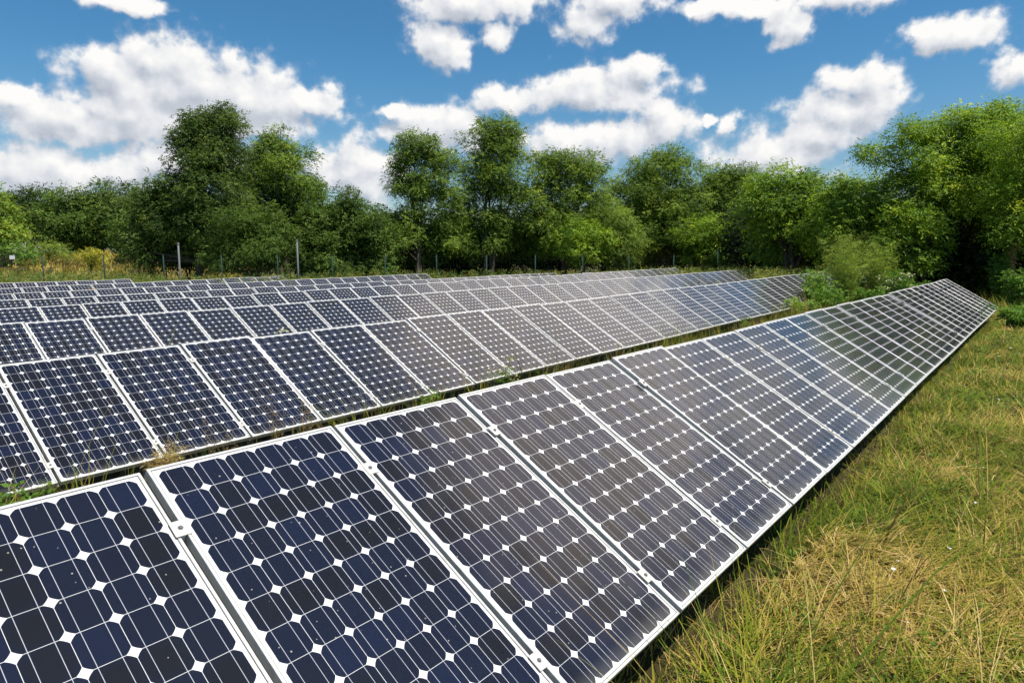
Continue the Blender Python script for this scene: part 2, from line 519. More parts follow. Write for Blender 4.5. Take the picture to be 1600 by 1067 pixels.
# clamp: a cream plate over the joint, with a bolt
GAP = PITCHX - PW
bm = bmesh.new()
add_box(bm, -GAP - .017, .017, -.034, .034, .0015, .0050)
bmesh.ops.bevel(bm, geom=bm.edges[:], offset=.0015, segments=2, affect='EDGES')
add_box(bm, -GAP + .004, -.004, -.032, .032, -.042, .0010)
CLAMP_ME = bm_mesh('clamp', bm, CLAMP)
bm = bmesh.new()
bmesh.ops.create_cone(bm, cap_ends=True, segments=24, radius1=.0095, radius2=.0095, depth=.0012, matrix=Matrix.Translation((-GAP / 2, 0, .0057)))
bmesh.ops.create_cone(bm, cap_ends=True, segments=6, radius1=.0068, radius2=.0062, depth=.0050, matrix=Matrix.Translation((-GAP / 2, 0, .0090)))
BOLT_ME = bm_mesh('bolt', bm, BOLT)
# rail under each joint
bm = bmesh.new()
add_box(bm, -.021, .021, .012, PL - .012, -.095, -.047)
add_box(bm, -.021, -.014, .012, PL - .012, -.0469, -.043)
add_box(bm, .014, .021, .012, PL - .012, -.0469, -.043)
RAIL_ME = bm_mesh('rail', bm, RAIL)

ORD = ['', 'first', 'second', 'third', 'fourth', 'fifth', 'sixth', 'seventh', 'eighth', 'ninth', 'tenth', 'eleventh', 'twelfth', 'thirteenth', 'fourteenth',
       'fifteenth', 'sixteenth', 'seventeenth', 'eighteenth', 'nineteenth', 'twentieth']
ROWN = ['front row', 'second row', 'third row', 'fourth row', 'fifth row', 'sixth row', 'seventh row', 'farthest row']
rng = random.Random(5)
rack_of = []
post_bm = bmesh.new()
add_box(post_bm, -.03, .03, -.02, .02, -1., 0.)
POST_ME = bm_mesh('post', post_bm, POSTM)
for r, (x0, y0, z0, s, nend) in enumerate(ROWS):
    slope = math.atan2(s, PITCHX)
    base = Matrix.Rotation(-slope, 4, 'Y') @ Matrix.Rotation(TILT, 4, 'X')
    rack = empty('mounting_rack', ground(x0 + nend * PITCHX / 2, y0 + .7), 'grey metal rails and short posts carrying the panels of the %s' % ROWN[r], 'rack', 'racks under the panel rows')
    panels = []
    for gidx in range(-6, nend):
        xj = x0 + gidx * PITCHX
        if xj + PW < CAM[0] - .2 and y0 < 3:
            continue
        pts = []
        for fx in (0, .5, 1):
            for fy in (0, .5, 1):
                pts.append((xj + fx * PITCHX, y0 + fy * PL * math.cos(TILT), rowz(r, xj) + fy * PL * math.sin(TILT)))
        pr = [proj(q) for q in pts]
        ok = [q for q in pr if q[2] > .15]
        if not ok:
            continue
        seen = any(-5 < q[0] < 1605 and q[1] < 1072 for q in ok)
        near = any(-260 < q[0] < 1700 and q[1] < 1500 for q in ok)
        if near:
            panels.append((gidx, xj, seen))
    nseen = sum(1 for q in panels if q[2])
    kseen = 0
    for gidx, xj, seen in panels:
        from_right = nend - gidx
        kseen += 1 if seen else 0
        row_txt = ROWN[r] if r in (0, 7) else ROWN[r] + ' from the front'
        if seen and kseen <= min(20, from_right):
            lab = 'solar panel in the %s, %s from the photo\'s left edge' % (row_txt, ORD[kseen])
            if kseen == 1:
                lab = 'solar panel in the %s, cut by the photo\'s left edge' % row_txt
        elif from_right == 1:
            lab = 'solar panel at the right end of the %s' % row_txt
        elif from_right <= 20:
            lab = 'solar panel in the %s, %s from its right end' % (row_txt, ORD[from_right])
        else:
            lab = 'solar panel in the %s, beyond the photo\'s left edge' % row_txt
        jz = .006 * math.sin(xj * .9 + r) + rng.uniform(-.001, .001)
        p = empty('solar_panel', (xj + GAP / 2, y0, float(rowz(r, xj + .4)) + jz), lab, 'solar panel', 'solar panels in the %s' % ROWN[r])
        jit = Matrix.Rotation(R(rng.gauss(0, .28)), 4, 'X') @ Matrix.Rotation(R(rng.gauss(0, .17)), 4, 'Y')
        p.rotation_euler = (base @ jit).to_euler()
        link('frame', FRAME_ME, p)
        link('cell_sheet', LAM_ME, p)
        if r < 4:
            for yy in (.205, 1.275):
                if gidx == panels[0][0]:
                    continue
                cl = link('clamp', CLAMP_ME, p)
                cl.location = (0, yy + rng.uniform(-.012, .012), 0)
                cl.rotation_euler = (0, 0, R(rng.uniform(-1.5, 1.5)))
                link('bolt', BOLT_ME, cl)
        # the rail under this panel's left joint
        rail = link('rail', RAIL_ME, rack)
        rail.location = Vector((xj, y0, float(rowz(r, xj)))) - rack.location
        rail.rotation_euler = (base).to_euler()
        if gidx % 2 == 0:
            for fy in (.42, 1.28):
                px_, py_ = xj, y0 + fy * math.cos(TILT) + .045
                zt = float(rowz(r, xj)) + fy * math.sin(TILT) - .075
                po = link('post', POST_ME, rack)
                po.location = Vector((px_, py_, zt)) - rack.location
                po.scale = (1, 1, zt - float(gz(px_, py_)) + .15)

# ------------------------------------------------------------------ grass (real blades)
def blades(rg, x, y, L, w, heading, th0, th1, tint, lift=0., seg=3):
    n = len(x)
    P = np.stack([x, y, gz(x, y) + lift], 1)
    hd = np.stack([np.cos(heading), np.sin(heading), np.zeros(n)], 1)
    sd = np.stack([-np.sin(heading), np.cos(heading), np.zeros(n)], 1)
    tw = rg.normal(0, .5, n)[:, None]
    rows = []
    wid = [1., .85, .55, .06]
    for k in range(seg + 1):
        side = sd + tw * hd * .4 + np.stack([np.zeros(n), np.zeros(n), tw[:, 0] * .4], 1)
        rows.append((P - side * (w * wid[k] / 2)[:, None], P + side * (w * wid[k] / 2)[:, None]))
        if k < seg:
            th = th0 + (th1 - th0) * (k + .5) / seg
            P = P + (hd * np.sin(th)[:, None] + np.array([0, 0, 1.]) * np.cos(th)[:, None]) * (L / seg)[:, None]
            zmin = gz(P[:, 0], P[:, 1]) + .006
            P[:, 2] = np.maximum(P[:, 2], zmin)
    V = np.stack([q for pr in rows for q in pr], 1).reshape(-1, 3)
    b0 = np.arange(n)[:, None] * (2 * (seg + 1))
    Q = np.concatenate([np.stack([b0[:, 0] + 2 * k, b0[:, 0] + 2 * k + 1, b0[:, 0] + 2 * k + 3, b0[:, 0] + 2 * k + 2], 1) for k in range(seg)], 0)
    return V, Q, np.tile(tint, seg)
def merge(parts):
    Vs, Qs, Ts, o = [], [], [], 0
    for V, Q, t in parts:
        Vs.append(V)
        Qs.append(Q + o)
        Ts.append(t)
        o += len(V)
    return np.concatenate(Vs), np.concatenate(Qs), np.concatenate(Ts)
def meadow(rg, n, xr, yr, Lm, wm, keep=None, dry=0., lie=.7, seed=3, xpow=1.):
    x = xr[0] + (xr[1] - xr[0]) * rg.uniform(0, 1, n) ** xpow
    y = rg.uniform(yr[0], yr[1], n)
    if keep is not None:
        k = keep(x, y)
        x, y = x[k], y[k]
    n = len(x)
    # two thirds of the blades grow in tufts that lean together
    nt = max(1, n // 26)
    tid = rg.integers(0, nt, n)
    tuft = rg.uniform(0, 1, n) < .66
    tx, ty = x[:nt].copy(), y[:nt].copy()
    tr = rg.uniform(.02, .075, nt) * (1 + 18 * wm)
    ra = rg.uniform(0, 6.283, n)
    rd_ = np.sqrt(rg.uniform(0, 1, n)) * tr[tid]
    x = np.where(tuft, tx[tid] + np.cos(ra) * rd_, x)
    y = np.where(tuft, ty[tid] + np.sin(ra) * rd_, y)
    y = np.minimum(y, yr[1])
    tl = rg.lognormal(0, .38, nt)[tid]
    tt_ = rg.normal(0, .13, nt)[tid]
    th_ = rg.normal(0, .9, nt)[tid]
    pt = snoise(x, y, seed, 1.6) + .6 * snoise(x, y, seed + 1, 4.5)          # straw patches
    flow = 2.2 * snoise(x, y, seed + 2, .9) + .9 * snoise(x, y, seed + 3, 3.)
    heading = -.2 + 1.0 * flow + np.where(tuft, th_ + rg.normal(0, .5, n), rg.normal(0, 1.2, n))
    straw = rg.uniform(0, 1, n) < np.clip(.30 + dry + .62 * pt + .16 * sst(4.2, 2.2, x), .05, .92)
    tint = np.where(straw, rg.normal(.80, .10, n), rg.normal(.36, .13, n))
    tint = np.clip(tint + .08 * pt + np.where(tuft, tt_, 0), 0, 1)
    tint = np.where(rg.uniform(0, 1, n) < .09, 0., tint)
    L = Lm * rg.lognormal(0, .35, n) * np.where(tuft, tl, 1) * np.where(straw, .9, 1.1)
    th0 = np.clip(rg.normal(.15 + .85 * lie, .32, n), .02, 1.5)
    th1 = np.clip(th0 + rg.uniform(.3, 1.1, n) * (.4 + lie * .7), 0, 1.9)
    w = wm * rg.uniform(.6, 1.4, n) * np.where(straw, .7, 1.) * np.where(rg.uniform(0, 1, n) < .08, 1.8, 1.)
    return blades(rg, x, y, L, w, heading, th0, th1, tint, lift=rg.uniform(0, .05, n) * np.where(straw, 1, .5))
rg = np.random.default_rng(11)
def open_front(x, y):
    k = 1 - .85 * sst(.12, .45, snoise(x, y, 77, 3.2))
    return (y < .06) & (np.random.default_rng(len(x)).uniform(0, 1, len(x)) < k)
parts = [
 meadow(rg, 11000, (.3, 27), (-.08, .32), .13, .007, lambda x, y: y < 1, -.1, .6, 61),
 meadow(rg, 112000, (.3, 8), (-1.9, -.05), .165, .0072, open_front, .14, 1.22),
 meadow(rg, 80000, (7, 27), (-2.2, -.05), .18, .0100, open_front, .08, 1.15, xpow=1.0),
 meadow(rg, 22000, (-1.5, 27), (-6, -1.8), .20, .010, open_front, 0, .7),
 meadow(rg, 2200, (.3, 9), (-1.7, .02), .36, .0055, open_front, .15, .75, 9),
]
for r in range(1, 5):
    x0, y0, z0, s, nend = ROWS[r]
    xe = x0 + nend * PITCHX
    nn = (34000, 22000, 12000, 7000)[r - 1]
    sc = (1, 1.5, 2, 2.5)[r - 1]
    parts.append(meadow(rg, nn, (-2.0 + r, xe + 1), (y0 - 1.5, y0 - .12), .24, .0075 * sc, None, -.08, .5, 20 + r))
    parts.append(meadow(rg, nn // 5, (-2.0 + r, xe + 1), (y0 - .8, y0 - .1), .36, .006 * sc, None, .25, .35, 30 + r))
# the open ground past the row ends
parts.append(meadow(rg, 26000, (22, 40), (-4, 12), .30, .014, lambda x, y: (x > 24.2) | (y > 2.2), -.05, .45, 41))
parts.append(meadow(rg, 9000, (14, 40), (8, 42), .40, .022, None, -.05, .3, 42))
V, Q, t = merge(parts)
tag(link('grass', mesh_np('grass', V, Q, GRASS, t)), 'long mown grass, green and straw coloured, lying beside and between the panel rows', 'grass', kind='stuff')

# straw coloured meadow beyond the fence
parts = []
def inleft(x, y):
    dep = (x - CAM[0]) * math.cos(YAW) + (y - CAM[1]) * math.sin(YAW)
    lat = ((x - CAM[0]) * RT[0] + (y - CAM[1]) * RT[1]) / dep
    return (dep > 42) & (dep < 84) & (lat > -1.0) & (lat < -.38)
parts.append(meadow(rg, 110000, (-8, 48), (34, 92), .40, .055, inleft, .95, .55, 51))
V, Q, t = merge(parts)
tag(link('meadow_grass', mesh_np('meadow_grass', V, Q, GRASS, t)), 'sunlit straw coloured meadow beyond the fence at the left', 'meadow', kind='stuff')

# ------------------------------------------------------------------ foliage builders
def norm(v):
    return v / (np.linalg.norm(v, axis=-1, keepdims=True) + 1e-9)
def sprays(rg, C, outw, n_leaf, length, lw, droop=.45, spread=.9, tint0=.45, tsd=.2, nrm=None):
    """C: spray bases, outw: outward unit vectors; each spray carries n_leaf leaf faces in two ranks"""
    n = len(C)
    d = norm(outw * .9 + rg.normal(0, spread, (n, 3)) + np.array([0, 0, .25]))
    Ls = length * rg.uniform(.6, 1.35, n)
    side = norm(np.cross(d, np.array([0, 0, 1.]) + rg.normal(0, .25, (n, 3))))
    ts = np.clip(rg.normal(tint0, tsd * .8, n), 0, 1)
    Vs, tints = [], []
    for k in range(n_leaf):
        f = (k + .7) / n_leaf
        p = C + d * (Ls * f)[:, None] - np.array([0, 0, 1.]) * (droop * Ls * f * f)[:, None]
        tang = norm(d - np.array([0, 0, 1.]) * (2 * droop * f))
        sg = 1 if k % 2 else -1
        if k == n_leaf - 1:
            ax = norm(tang + rg.normal(0, .25, (n, 3)))
        else:
            ax = norm(side * sg + tang * .55 + rg.normal(0, .35, (n, 3)) - np.array([0, 0, .15]))
        if nrm is None:
            nn = norm(np.cross(ax, np.cross(tang, ax)) + rg.normal(0, .35, (n, 3)))
            nn = np.where(nn[:, 2:3] < 0, -nn, nn)
        else:
            nn = norm(nrm + rg.normal(0, .32, (n, 3)))
        wv_ = norm(np.cross(nn, ax))
        l = lw[0] * rg.uniform(.7, 1.3, n)[:, None]
        w = lw[1] * rg.uniform(.7, 1.3, n)[:, None]
        Vs.append(np.stack([p, p + ax * l * .5 + wv_ * w * .5, p + ax * l, p + ax * l * .5 - wv_ * w * .5], 1))
        tints.append(np.clip(ts + rg.normal(0, tsd * .5, n), 0, 1))
    V = np.concatenate(Vs, 0).reshape(-1, 3)
    Q = np.arange(len(V)).reshape(-1, 4)
    return V, Q, np.concatenate(tints)
def tube(pts, radii, sides=6):
    pts = [Vector(p) for p in pts]
    V, Q = [], []
    for i, p in enumerate(pts):
        a = pts[min(i + 1, len(pts) - 1)] - pts[max(i - 1, 0)]
        a.normalize()
        u = a.cross(Vector((.31, .17, .93)) if abs(a.z) < .9 else Vector((1, 0, 0)))
        u.normalize()
        w = a.cross(u)
        for k in range(sides):
            th = 2 * math.pi * k / sides
            V.append(p + (u * math.cos(th) + w * math.sin(th)) * radii[i])
    for i in range(len(pts) - 1):
        for k in range(sides):
            Q.append((i * sides + k, i * sides + (k + 1) % sides, (i + 1) * sides + (k + 1) % sides, (i + 1) * sides + k))
    return np.array([tuple(v) for v in V]), np.array(Q), np.zeros(len(Q))
def tree(name, label, base, ells, leaf, n_per_m2=30, spray=(6, .34), lw=(.17, .085), puff=.74, trunk_r=.14, bark=None, cat='tree', group=None,
         seed=1, stems=1, tint0=.45, droop=.4, fill=.42, extra_branches=0, seeks=True):
    """ells: (centre xyz, radius across, radius in depth, radius up) in world space"""
    rg = np.random.default_rng(seed)
    rr_ = random.Random(seed)
    if max(lw) < .19:
        lw = (lw[0] * .74, lw[1] * .70)
        n_per_m2 = n_per_m2 * 2.2
    bx, by = base
    B = np.array([bx, by, float(gz(bx, by))])
    root = empty(name, B, label, cat, group)
    fwd = np.array([math.cos(YAW), math.sin(YAW), 0])
    axes = np.stack([RT, fwd, np.array([0, 0, 1.])])
    pc, pr, po = [], [], []
    for c, ra, rd, rz in ells:
        c = np.asarray(c) - B
        vol = ra * rz + ra * rd + rd * rz
        npf = max(6, int(vol * 2.1 / puff ** 2))
        dvec = norm(rg.normal(0, 1, (npf, 3)))
        rad = np.where(rg.uniform(0, 1, npf) < fill, rg.uniform(.15, .7, npf), rg.uniform(.72, 1.06, npf))
        loc = dvec * rad[:, None] * np.array([ra, rd, rz]) * .92
        pc.append(c + loc @ axes)
        pr.append(puff * rg.uniform(.45, 1.25, npf))
        po.append(norm(dvec / np.array([ra, rd, rz]) * np.mean([ra, rd, rz]) @ axes))
    pc, pr, po = np.concatenate(pc), np.concatenate(pr), np.concatenate(po)
    keep = pc[:, 2] > .12
    pc, pr, po = pc[keep], pr[keep], po[keep]
    ns = np.maximum(3, (n_per_m2 * pr ** 2 * 4 / spray[0] * 2.9).astype(int))
    idx = np.repeat(np.arange(len(pc)), ns)
    off = rg.normal(0, .5, (len(idx), 3)) * np.array([1, 1, .62])
    off = off / np.maximum(1, np.linalg.norm(off, axis=1, keepdims=True))
    C = pc[idx] + off * pr[idx][:, None]
    ow = norm(po[idx] * .6 + off * 1.1)
    C[:, 2] = np.maximum(C[:, 2], .08)
    pt = rg.normal(0, .20, len(pc))[idx]
    V, Q, t = sprays(rg, C, ow, spray[0], spray[1], lw, droop, .7, tint0, .2, norm(off * 1.0 + po[idx] * .35 + np.array([0, 0, .55])))
    t = np.clip(t + np.tile(pt, spray[0]), 0, 1)
    link('crown', mesh_np('crown', V, Q, leaf, t), root)
    # trunk and limbs
    parts = []
    ztop = max(c[2] - B[2] for c in pc + B) * .93
    tops = sorted(range(len(ells)), key=lambda i: -ells[i][0][2])
    for sidx in range(stems):
        tgt = np.asarray(ells[tops[min(sidx, len(tops) - 1)]][0]) - B
        tgt = tgt + np.array([0, 0, ells[tops[min(sidx, len(tops) - 1)]][3] * .5])
        st = np.array([rr_.uniform(-.25, .25), rr_.uniform(-.25, .25), -.15]) * (1 if stems > 1 else .2)
        st[2] = -.2
        k = 8
        pts = []
        for i in range(k + 1):
            f = i / k
            p = st * (1 - f) + tgt * f
            bow = math.sin(f * math.pi) * .06 * tgt[2]
            p = p + np.array([rr_.uniform(-.08, .08) + bow * .4 * math.cos(sidx * 2.1 + seed), rr_.uniform(-.08, .08) + bow * .4 * math.sin(sidx * 2.1 + seed), 0]) * (1 if 0 < i < k else 0)
            pts.append(p)
        rad = [trunk_r * (1 - .86 * (i / k) ** .8) * (1.35 if i == 0 else 1) for i in range(k + 1)]
        parts.append(tube(pts, rad, 8))
        sel = [i for i in range(len(pc)) if i % stems == sidx]
        rr_.shuffle(sel)
        for i in sel[:46 // stems + extra_branches]:
            e = pc[i]
            f = min(.96, max(.18, (e[2] * rr_.uniform(.45, .85)) / max(tgt[2], .3)))
            a = int(f * k)
            q = f * k - a
            s0 = pts[a] * (1 - q) + pts[min(a + 1, k)] * q
            r0 = trunk_r * (1 - .86 * f ** .8) * .5
            mid = (s0 + e) / 2 + np.array([rr_.uniform(-.15, .15), rr_.uniform(-.15, .15), rr_.uniform(-.05, .3)])
            parts.append(tube([s0, mid, e + po[i] * pr[i] * .4], [r0, r0 * .6 + .004, .006], 5))
    V, Q, _ = merge(parts)
    link('trunk', mesh_np('trunk', V, Q, bark or BARK, smooth=True), root)
    return root
def E_(px, py, rx, ry, D, rd=None):
    k = 1.16 * D / FPX
    return (at(px, py, D), rx * k, rd if rd else min(rx, ry * 1.6) * k * 1.0, ry * k)
GT = 'trees along the fence'
trees = []
def T_(name, label, bpx, D, ells, leaf, **kw):
    kw.setdefault('group', GT)
    if 34.5 < D < 45 and bpx < 1190:                    # these stand behind the fence line
        D = D - 36.5 + 38.0 + .0067 * bpx
    el = [E_(*(e[:4]), D + (e[4] if len(e) > 4 else 0)) for e in ells]
    trees.append(tree(name, label, spot(bpx, D), el, LEAF[leaf], seed=len(trees) + 7, **kw))
    return trees[-1]
FAR = dict(group='far trees behind the meadow', lw=(.24, .125), spray=(5, .5), puff=1.0, n_per_m2=16, trunk_r=.22)
T_('locust_tree', 'bright yellow-green tree at the left edge of the photo, beyond the meadow', 8, 60, [(0, 345, 30, 44), (20, 366, 20, 30), (-30, 340, 36, 56), (6, 322, 20, 18)], 'locust', tint0=.75, **FAR)
T_('broadleaf_tree', 'dark green tree rising behind the bright tree at far left', 55, 80, [(58, 318, 26, 24), (40, 335, 35, 35), (65, 350, 30, 45), (20, 318, 20, 18)], 'dark', **FAR)
T_('broadleaf_tree', 'rounded mid green tree between the dark far tree and the domed one', 118, 76, [(115, 325, 35, 30), (100, 355, 40, 35), (135, 350, 40, 40), (120, 372, 55, 18)], 'olive', **FAR)
T_('broadleaf_tree', 'tall domed tree, topmost of the far trees behind the meadow', 165, 78, [(150, 305, 26, 22), (180, 308, 30, 24), (165, 340, 50, 35), (165, 368, 50, 22), (205, 350, 35, 34)], 'dark', tint0=.6, **FAR)
T_('broadleaf_tree', 'spreading olive tree beside the tall dark tree at left', 215, 64, [(228, 335, 28, 34), (215, 362, 36, 30), (245, 320, 26, 28), (205, 382, 30, 14), (250, 370, 36, 40)], 'olive', **FAR)
T_('sparse_tree', 'thin half bare grey-brown treetop above the far trees', 207, 82, [(208, 296, 18, 10), (195, 303, 18, 9)], 'rust', group='far trees behind the meadow', lw=(.2, .1), spray=(4, .7), puff=.7, n_per_m2=4, trunk_r=.12, extra_branches=20)
T_('hedge_shrub', 'low bright green shrub at the meadow\'s left edge', 25, 56, [(10, 390, 34, 10), (40, 396, 24, 7), (-20, 390, 30, 12)], 'herb', cat='shrub', group='shrubs at the meadow edge', lw=(.2, .11), spray=(5, .4), puff=.6, n_per_m2=14, trunk_r=.05)
T_('hedge_shrub', 'grey-green shrub at the foot of the far trees', 80, 62, [(78, 390, 26, 12), (95, 395, 18, 9)], 'grey', cat='shrub', group='shrubs at the meadow edge', lw=(.16, .06), spray=(6, .4), puff=.6, n_per_m2=16, trunk_r=.05)
T_('young_tree', 'small yellow-leaved sapling beyond the fence at left', 145, 44, [(142, 396, 16, 8), (155, 402, 14, 7), (132, 402, 12, 6), (148, 412, 12, 8)], 'yellow', cat='sapling', group='saplings by the fence', lw=(.16, .08), spray=(6, .34), puff=.35, n_per_m2=16, trunk_r=.03)
T_('broadleaf_tree', 'tallest dark tree at left, its narrow crown leaning right', 315, 39.5,
   [(345, 192, 32, 24), (318, 190, 34, 22), (368, 190, 16, 14), (300, 218, 26, 16), (335, 222, 42, 26), (315, 262, 44, 34), (345, 262, 34, 36), (335, 305, 56, 40), (285, 310, 36, 28),
    (300, 350, 66, 40), (360, 345, 44, 34), (275, 388, 40, 26, 2.5), (236, 350, 30, 34), (226, 390, 24, 30, .5), (262, 300, 28, 26), (244, 322, 26, 24)], 'dark', trunk_r=.28, n_per_m2=34, fill=.30, lw=(.16, .09), tint0=.45)
T_('locust_tree', 'rounded tree right of the tallest dark tree, its trunk showing below', 450, 41,
   [(430, 222, 30, 20), (412, 245, 36, 24), (448, 258, 46, 32), (400, 285, 30, 26), (468, 290, 34, 24), (488, 292, 16, 20), (430, 300, 40, 22), (455, 315, 22, 14)], 'locust', trunk_r=.17, stems=2)
T_('shrub_tree', 'pale green bushy tree standing in front of the tallest tree\'s foot', 395, 37,
   [(385, 345, 44, 26), (360, 372, 42, 28), (410, 375, 44, 32), (385, 400, 52, 28), (432, 345, 24, 20), (345, 402, 26, 20)], 'olive', trunk_r=.10, stems=3, lw=(.15, .08))
T_('shrub_tree', 'wide olive green bush between the rounded tree and the locusts', 540, 38,
   [(540, 330, 40, 26), (515, 352, 42, 34), (570, 352, 42, 36), (490, 385, 34, 42), (545, 392, 60, 40), (600, 392, 30, 34), (498, 325, 20, 14)], 'olive', trunk_r=.12, stems=4, lw=(.17, .10), n_per_m2=34, tint0=.5)
T_('locust_tree', 'airy locust tree left of the tallest locust, sky through its crown', 655, 39,
   [(645, 222, 26, 18), (632, 245, 28, 24), (668, 240, 28, 22), (695, 258, 26, 20), (625, 288, 30, 16), (660, 285, 34, 22), (695, 298, 30, 22), (640, 325, 26, 14), (690, 335, 34, 18), (630, 355, 34, 22), (670, 385, 40, 24, 1.5), (602, 352, 28, 18, .5), (650, 362, 40, 18, .3), (695, 372, 36, 22, .8)], 'locust', trunk_r=.13, stems=3, puff=.58, fill=.38)
T_('locust_tree', 'tallest locust tree in the middle of the line', 765, 39.5,
   [(770, 200, 32, 18), (795, 205, 24, 16), (755, 225, 30, 22), (790, 240, 34, 26), (745, 262, 28, 22), (780, 285, 42, 26), (735, 305, 30, 20), (800, 310, 28, 22), (760, 340, 40, 18), (760, 372, 46, 22, .8), (722, 345, 26, 20), (740, 385, 34, 22, 1.5), (795, 372, 34, 26, 1.5)], 'locust', trunk_r=.14, stems=3, puff=.58, fill=.38)
T_('locust_tree', 'broad locust tree right of the tallest locust', 880, 39,
   [(855, 252, 28, 20), (885, 262, 34, 22), (920, 262, 30, 22), (845, 285, 30, 26), (905, 298, 42, 32), (850, 325, 42, 34), (935, 325, 30, 32), (870, 365, 50, 34), (915, 360, 40, 30), (840, 380, 36, 28, 1.5)], 'locust', trunk_r=.16, stems=3, puff=.52, tint0=.52)
T_('locust_tree', 'low bright locust in front of the broad locust', 915, 36.5, [(910, 360, 34, 18), (940, 372, 32, 16), (885, 378, 30, 16), (915, 392, 40, 18)], 'bright', trunk_r=.07, stems=2, puff=.45, tint0=.35)
T_('shrub_tree', 'grey leaved bush climbing between the two broad locusts', 970, 36.5, [(965, 345, 22, 30), (980, 378, 26, 34), (955, 395, 24, 24)], 'grey', trunk_r=.06, stems=2, lw=(.13, .08), tint0=.3)
T_('locust_tree', 'round topped locust tree right of the grey leaved bush', 1035, 40,
   [(1045, 246, 32, 14), (1025, 262, 34, 20), (1000, 285, 36, 24), (1060, 280, 34, 28), (985, 310, 34, 24), (1030, 315, 46, 34), (1075, 325, 34, 34), (1010, 355, 48, 34), (1060, 370, 44, 34), (1000, 390, 34, 24, 1.5)], 'locust', trunk_r=.16, stems=3, tint0=.55)
T_('locust_tree', 'locust tree with thin bare twigs poking above its crown', 1140, 40,
   [(1120, 285, 34, 20), (1150, 272, 30, 14), (1165, 300, 34, 26), (1110, 310, 36, 28), (1150, 335, 50, 36), (1105, 350, 40, 34), (1160, 380, 46, 32, 1.5)], 'locust', trunk_r=.15, stems=3, tint0=.45)
T_('locust_tree', 'low pale green locust in front of the twiggy locust', 1105, 37, [(1085, 365, 26, 22), (1115, 355, 28, 20), (1105, 388, 40, 24), (1130, 378, 24, 20)], 'bright', trunk_r=.07, stems=2, puff=.45, tint0=.3)
T_('locust_tree', 'bright locust tree with a notched top left of the big right tree', 1235, 34,
   [(1205, 288, 26, 16), (1238, 280, 26, 15), (1265, 290, 24, 16), (1220, 308, 44, 28), (1270, 310, 40, 30), (1200, 335, 36, 32), (1250, 350, 50, 36), (1215, 380, 44, 32, 1.3), (1285, 372, 40, 36, 1.3)], 'bright', trunk_r=.15, stems=3, tint0=.3)
T_('locust_tree', 'slender pale trunked locust in the shade behind the third row', 1180, 35.5, [(1172, 330, 26, 16), (1190, 350, 30, 18), (1160, 355, 24, 16)], 'locust', trunk_r=.11, bark=BARKP, puff=.45)
T_('locust_tree', 'leafy locust tree under the big right tree\'s left branch', 1335, 31,
   [(1322, 300, 36, 18), (1358, 302, 30, 22), (1310, 310, 40, 26), (1355, 325, 46, 32), (1315, 350, 46, 32), (1370, 365, 44, 34), (1330, 388, 44, 26)], 'bright', trunk_r=.14, stems=3, tint0=.33)
T_('locust_tree', 'biggest tree, its bright crown filling the right side', 1500, 29,
   [(1530, 190, 44, 22), (1485, 200, 36, 22), (1570, 195, 40, 24), (1436, 208, 32, 20), (1408, 216, 18, 13), (1500, 235, 60, 34), (1570, 240, 56, 38), (1398, 244, 22, 10), (1364, 240, 18, 7), (1440, 262, 50, 28), (1515, 285, 70, 40), (1590, 295, 56, 46),
    (1440, 310, 56, 40), (1520, 340, 74, 46), (1600, 360, 60, 50), (1430, 365, 56, 44, 1.5), (1500, 395, 70, 36, 2)], 'bright', trunk_r=.15, stems=3, lw=(.14, .068), n_per_m2=48, puff=.5, tint0=.38, fill=.3)
T_('locust_tree', 'nearer locust tree at the right edge of the photo', 1610, 25.5,
   [(1600, 215, 40, 30), (1640, 240, 60, 50), (1600, 290, 50, 40), (1650, 330, 70, 60), (1590, 350, 44, 36), (1620, 400, 60, 40, 1.5)], 'bright', trunk_r=.12, stems=2, lw=(.13, .064), n_per_m2=46, puff=.5, tint0=.4)
T_('locust_tree', 'drooping low locust just past the front row\'s end', 1440, 27.5, [(1420, 350, 34, 24), (1455, 370, 36, 24), (1400, 380, 30, 22), (1440, 402, 44, 22)], 'bright', trunk_r=.07, stems=2, puff=.42, tint0=.2)

# thicket closing the view under the crowns, its shade put into the leaf colour
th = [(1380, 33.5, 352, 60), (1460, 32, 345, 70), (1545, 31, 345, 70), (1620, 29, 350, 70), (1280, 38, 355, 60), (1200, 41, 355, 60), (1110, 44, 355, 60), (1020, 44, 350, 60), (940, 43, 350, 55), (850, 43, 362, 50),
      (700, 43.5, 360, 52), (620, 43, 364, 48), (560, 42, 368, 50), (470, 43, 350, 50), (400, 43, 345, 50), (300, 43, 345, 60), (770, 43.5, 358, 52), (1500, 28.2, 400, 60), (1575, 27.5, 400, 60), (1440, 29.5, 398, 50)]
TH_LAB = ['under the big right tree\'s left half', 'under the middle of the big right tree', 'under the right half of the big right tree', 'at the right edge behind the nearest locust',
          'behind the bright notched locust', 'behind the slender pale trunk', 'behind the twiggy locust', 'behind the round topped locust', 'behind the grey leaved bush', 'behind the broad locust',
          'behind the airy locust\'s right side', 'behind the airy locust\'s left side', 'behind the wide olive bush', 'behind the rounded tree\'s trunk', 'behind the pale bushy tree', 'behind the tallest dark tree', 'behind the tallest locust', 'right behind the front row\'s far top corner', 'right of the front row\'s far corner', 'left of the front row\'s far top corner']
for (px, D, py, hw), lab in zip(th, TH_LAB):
    T_('thicket_shrub', 'shrub coloured as in deep shade ' + lab, px, D, [(px - hw * .5, py + 8, hw * .6, 36), (px + hw * .5, py + 12, hw * .6, 34), (px, py - 4, hw * .55, 28), (px, py + 40, hw, 34)], 'shade', cat='shrub', group='shrubs in the shade of the trees',
       lw=(.24, .13), spray=(5, .45), puff=.7, n_per_m2=16, trunk_r=.06, stems=3, tint0=.25)

